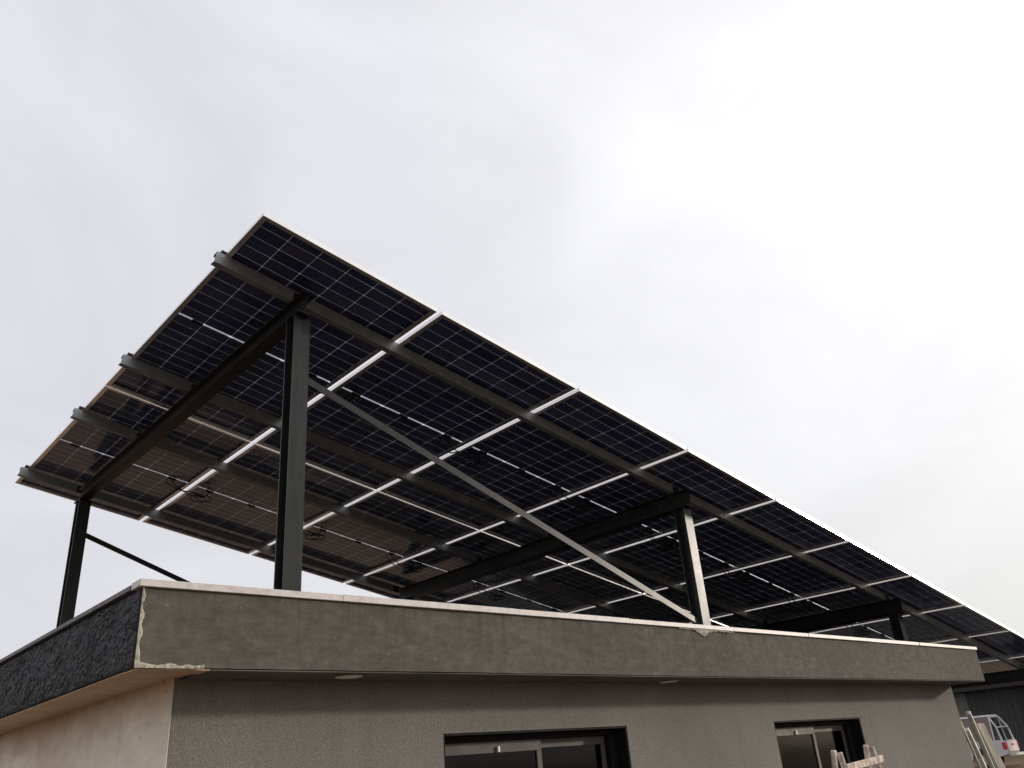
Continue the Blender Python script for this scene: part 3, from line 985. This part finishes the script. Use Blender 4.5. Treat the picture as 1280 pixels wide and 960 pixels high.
MB().box(SX - .2, SX - .05, yR, yL, 4.34, 5.2).build('upper_sheet', 'rust', shed)

# ------------------------------------------------------------------ pickup
TR = Matrix.Translation((40.85, 11.2, gz(40.8) + .0)) @ Matrix.Rotation(math.radians(92), 4, 'Z')
truck = empty('pickup_truck', TR.translation, (0, 0, math.radians(92)))
tag(truck, 'white pickup with a hooped canopy over its bed, parked before the shed', 'pickup')
def tp(m, name, mat, parent=truck, **k): 
    return m.build(name, mat, parent, off=(0, 0, 0), **k)
hw = 0.83
# bed and lower body side profile (x forward from the tail), arches cut as polygon steps
def arch(cx, r, n=8): return [(cx + r * math.cos(t), 0.40 + r * math.sin(t)) for t in [math.pi * i / n for i in range(n + 1)]]
prof = [(0.05, 0.52), (0.0, 0.62), (0.02, 1.05), (1.62, 1.05), (1.64, 1.08), (3.25, 1.06), (4.75, 0.98), (4.95, 0.80), (4.95, 0.45), (4.55, 0.38)]
prof += [(x, z) for x, z in arch(4.05, 0.42)] + [(3.55, 0.36), (1.55, 0.36)] + [(x, z) for x, z in arch(1.05, 0.42)] + [(0.55, 0.42)]
m = MB()
m.prism([(x, 0, z) for x, z in prof], (0, -hw, 0), (0, hw, 0))
tp(m, 'body', 'white')
# cab
m = MB()
m.quadbox([(1.70, -.78, 1.05), (3.30, -.78, 1.05), (3.30, .78, 1.05), (1.70, .78, 1.05), (1.80, -.66, 1.68), (2.75, -.66, 1.68), (2.75, .66, 1.68), (1.80, .66, 1.68)])
cab = tp(m, 'cab', 'white', bevel=0.03)
for sgn in (-1, 1):
    m = MB(); P = [(1.86, .775 * sgn, 1.10), (3.05, .775 * sgn, 1.10), (2.70, .685 * sgn, 1.60), (1.92, .685 * sgn, 1.60)]
    m.quadbox([Vector(p) + Vector((0, .004 * sgn, .0)) for p in P] + [Vector(p) + Vector((0, .012 * sgn, 0)) for p in P])
    tp(m, 'window', 'dark', cab)
m = MB(); P = [(3.27, -.68, 1.12), (3.27, .68, 1.12), (2.82, .60, 1.63), (2.82, -.60, 1.63)]
m.quadbox([Vector(p) + Vector((.01, 0, .01)) for p in P] + [Vector(p) + Vector((.02, 0, .02)) for p in P]); tp(m, 'windscreen', 'dark', cab)
# canopy: white posts and rails, brown side sheets, dark sheet painting the shade inside the open back
cn = empty('canopy', (0, 0, 0)); cn.parent = truck
c = MB()
pts = {}
for sgn in (-1, 1):
    c.bar((0.10, .78 * sgn, 1.05), (0.18, .76 * sgn, 1.62), .06, .06, (1, 0, 0))
    c.bar((0.18, .76 * sgn, 1.62), (0.42, .60 * sgn, 2.06), .06, .06, (1, 0, 0))
    c.bar((1.66, .78 * sgn, 1.05), (1.66, .62 * sgn, 2.06), .06, .06, (1, 0, 0))
    c.bar((0.10, .78 * sgn, 1.07), (1.66, .78 * sgn, 1.07), .06, .05)
    c.bar((0.40, .78 * sgn, 1.05), (0.42, .60 * sgn, 2.06), .05, .05, (1, 0, 0))
c.bar((0.42, -.63, 2.06), (0.42, .63, 2.06), .07, .07)
c.bar((0.18, -.78, 1.62), (0.18, .78, 1.62), .05, .05)
c.quadbox([(0.40, -.62, 2.06), (1.70, -.64, 2.06), (1.70, .64, 2.06), (0.40, .62, 2.06), (0.44, -.58, 2.14), (1.66, -.60, 2.14), (1.66, .60, 2.14), (0.44, .58, 2.14)])
tp(c, 'hoop_frame', 'white', cn)
for sgn in (-1, 1):
    P = [(0.44, .772 * sgn, 1.10), (1.63, .772 * sgn, 1.10), (1.63, .612 * sgn, 2.035), (0.45, .60 * sgn, 2.035)]
    m = MB(); m.quadbox([Vector(p) for p in P] + [Vector(p) + Vector((0, .012 * sgn, 0)) for p in P]); tp(m, 'side_sheet', 'cloth', cn)
P = [(0.35, -.62, 1.08), (0.35, .62, 1.08), (0.46, .56, 2.01), (0.46, -.56, 2.01)]
m = MB(); m.quadbox([Vector(p) for p in P] + [Vector(p) + Vector((.012, 0, 0)) for p in P]); tp(m, 'back_shade_sheet', 'dark', cn)
m = MB(); m.box(-.03, -.001, -.66, .66, .62, 1.06); tg = tp(m, 'tailgate', 'tailgate_reflect', bevel=.01)
tp(MB().box(-.05, -.031, -.12, .12, .86, .93), 'handle', 'black', tg)
for sgn in (-1, 1):
    m = MB(); m.quadbox([(-.025, (.675 if sgn > 0 else -.845), .70), (.13, (.675 if sgn > 0 else -.845), .74), (.13, (.845 if sgn > 0 else -.675), .74), (-.025, (.845 if sgn > 0 else -.675), .70),
                         (-.015, (.675 if sgn > 0 else -.845), 1.0), (.13, (.675 if sgn > 0 else -.845), 1.0), (.13, (.845 if sgn > 0 else -.675), 1.0), (-.015, (.845 if sgn > 0 else -.675), 1.0)])
    tp(m, 'tail_light', 'tail', bevel=.006)
tp(MB().box(-.16, -.04, -.80, .80, .44, .56), 'bumper', 'rim', bevel=.015)
for wx in (1.05, 4.05):
    for sgn in (-1, 1):
        wh = empty('wheel', (wx, .72 * sgn, .36)); wh.parent = truck
        m = MB()
        R0, n = .36, 24
        ringp = [(.20, -.10), (.33, -.11), (R0, -.07), (R0, .07), (.33, .11), (.20, .10)]
        for k in range(n):
            t = 2 * math.pi * k / n
            for r, yv in ringp: m.v.append((r * math.cos(t), yv, r * math.sin(t)))
        L_ = len(ringp)
        for k in range(n):
            for j in range(L_):
                a = k * L_ + j; b = k * L_ + (j + 1) % L_; a2 = ((k + 1) % n) * L_ + j; b2 = ((k + 1) % n) * L_ + (j + 1) % L_
                m.f.append((a, b, b2, a2))
        tp(m, 'tyre', 'tyre', wh, smooth=True)
        m = MB().tube([(0, -.07, 0), (0, .08, 0)], .199, 20)
        tp(m, 'rim', 'rim', wh)

for o in bpy.data.objects:
    if '_o' in o: del o['_o']
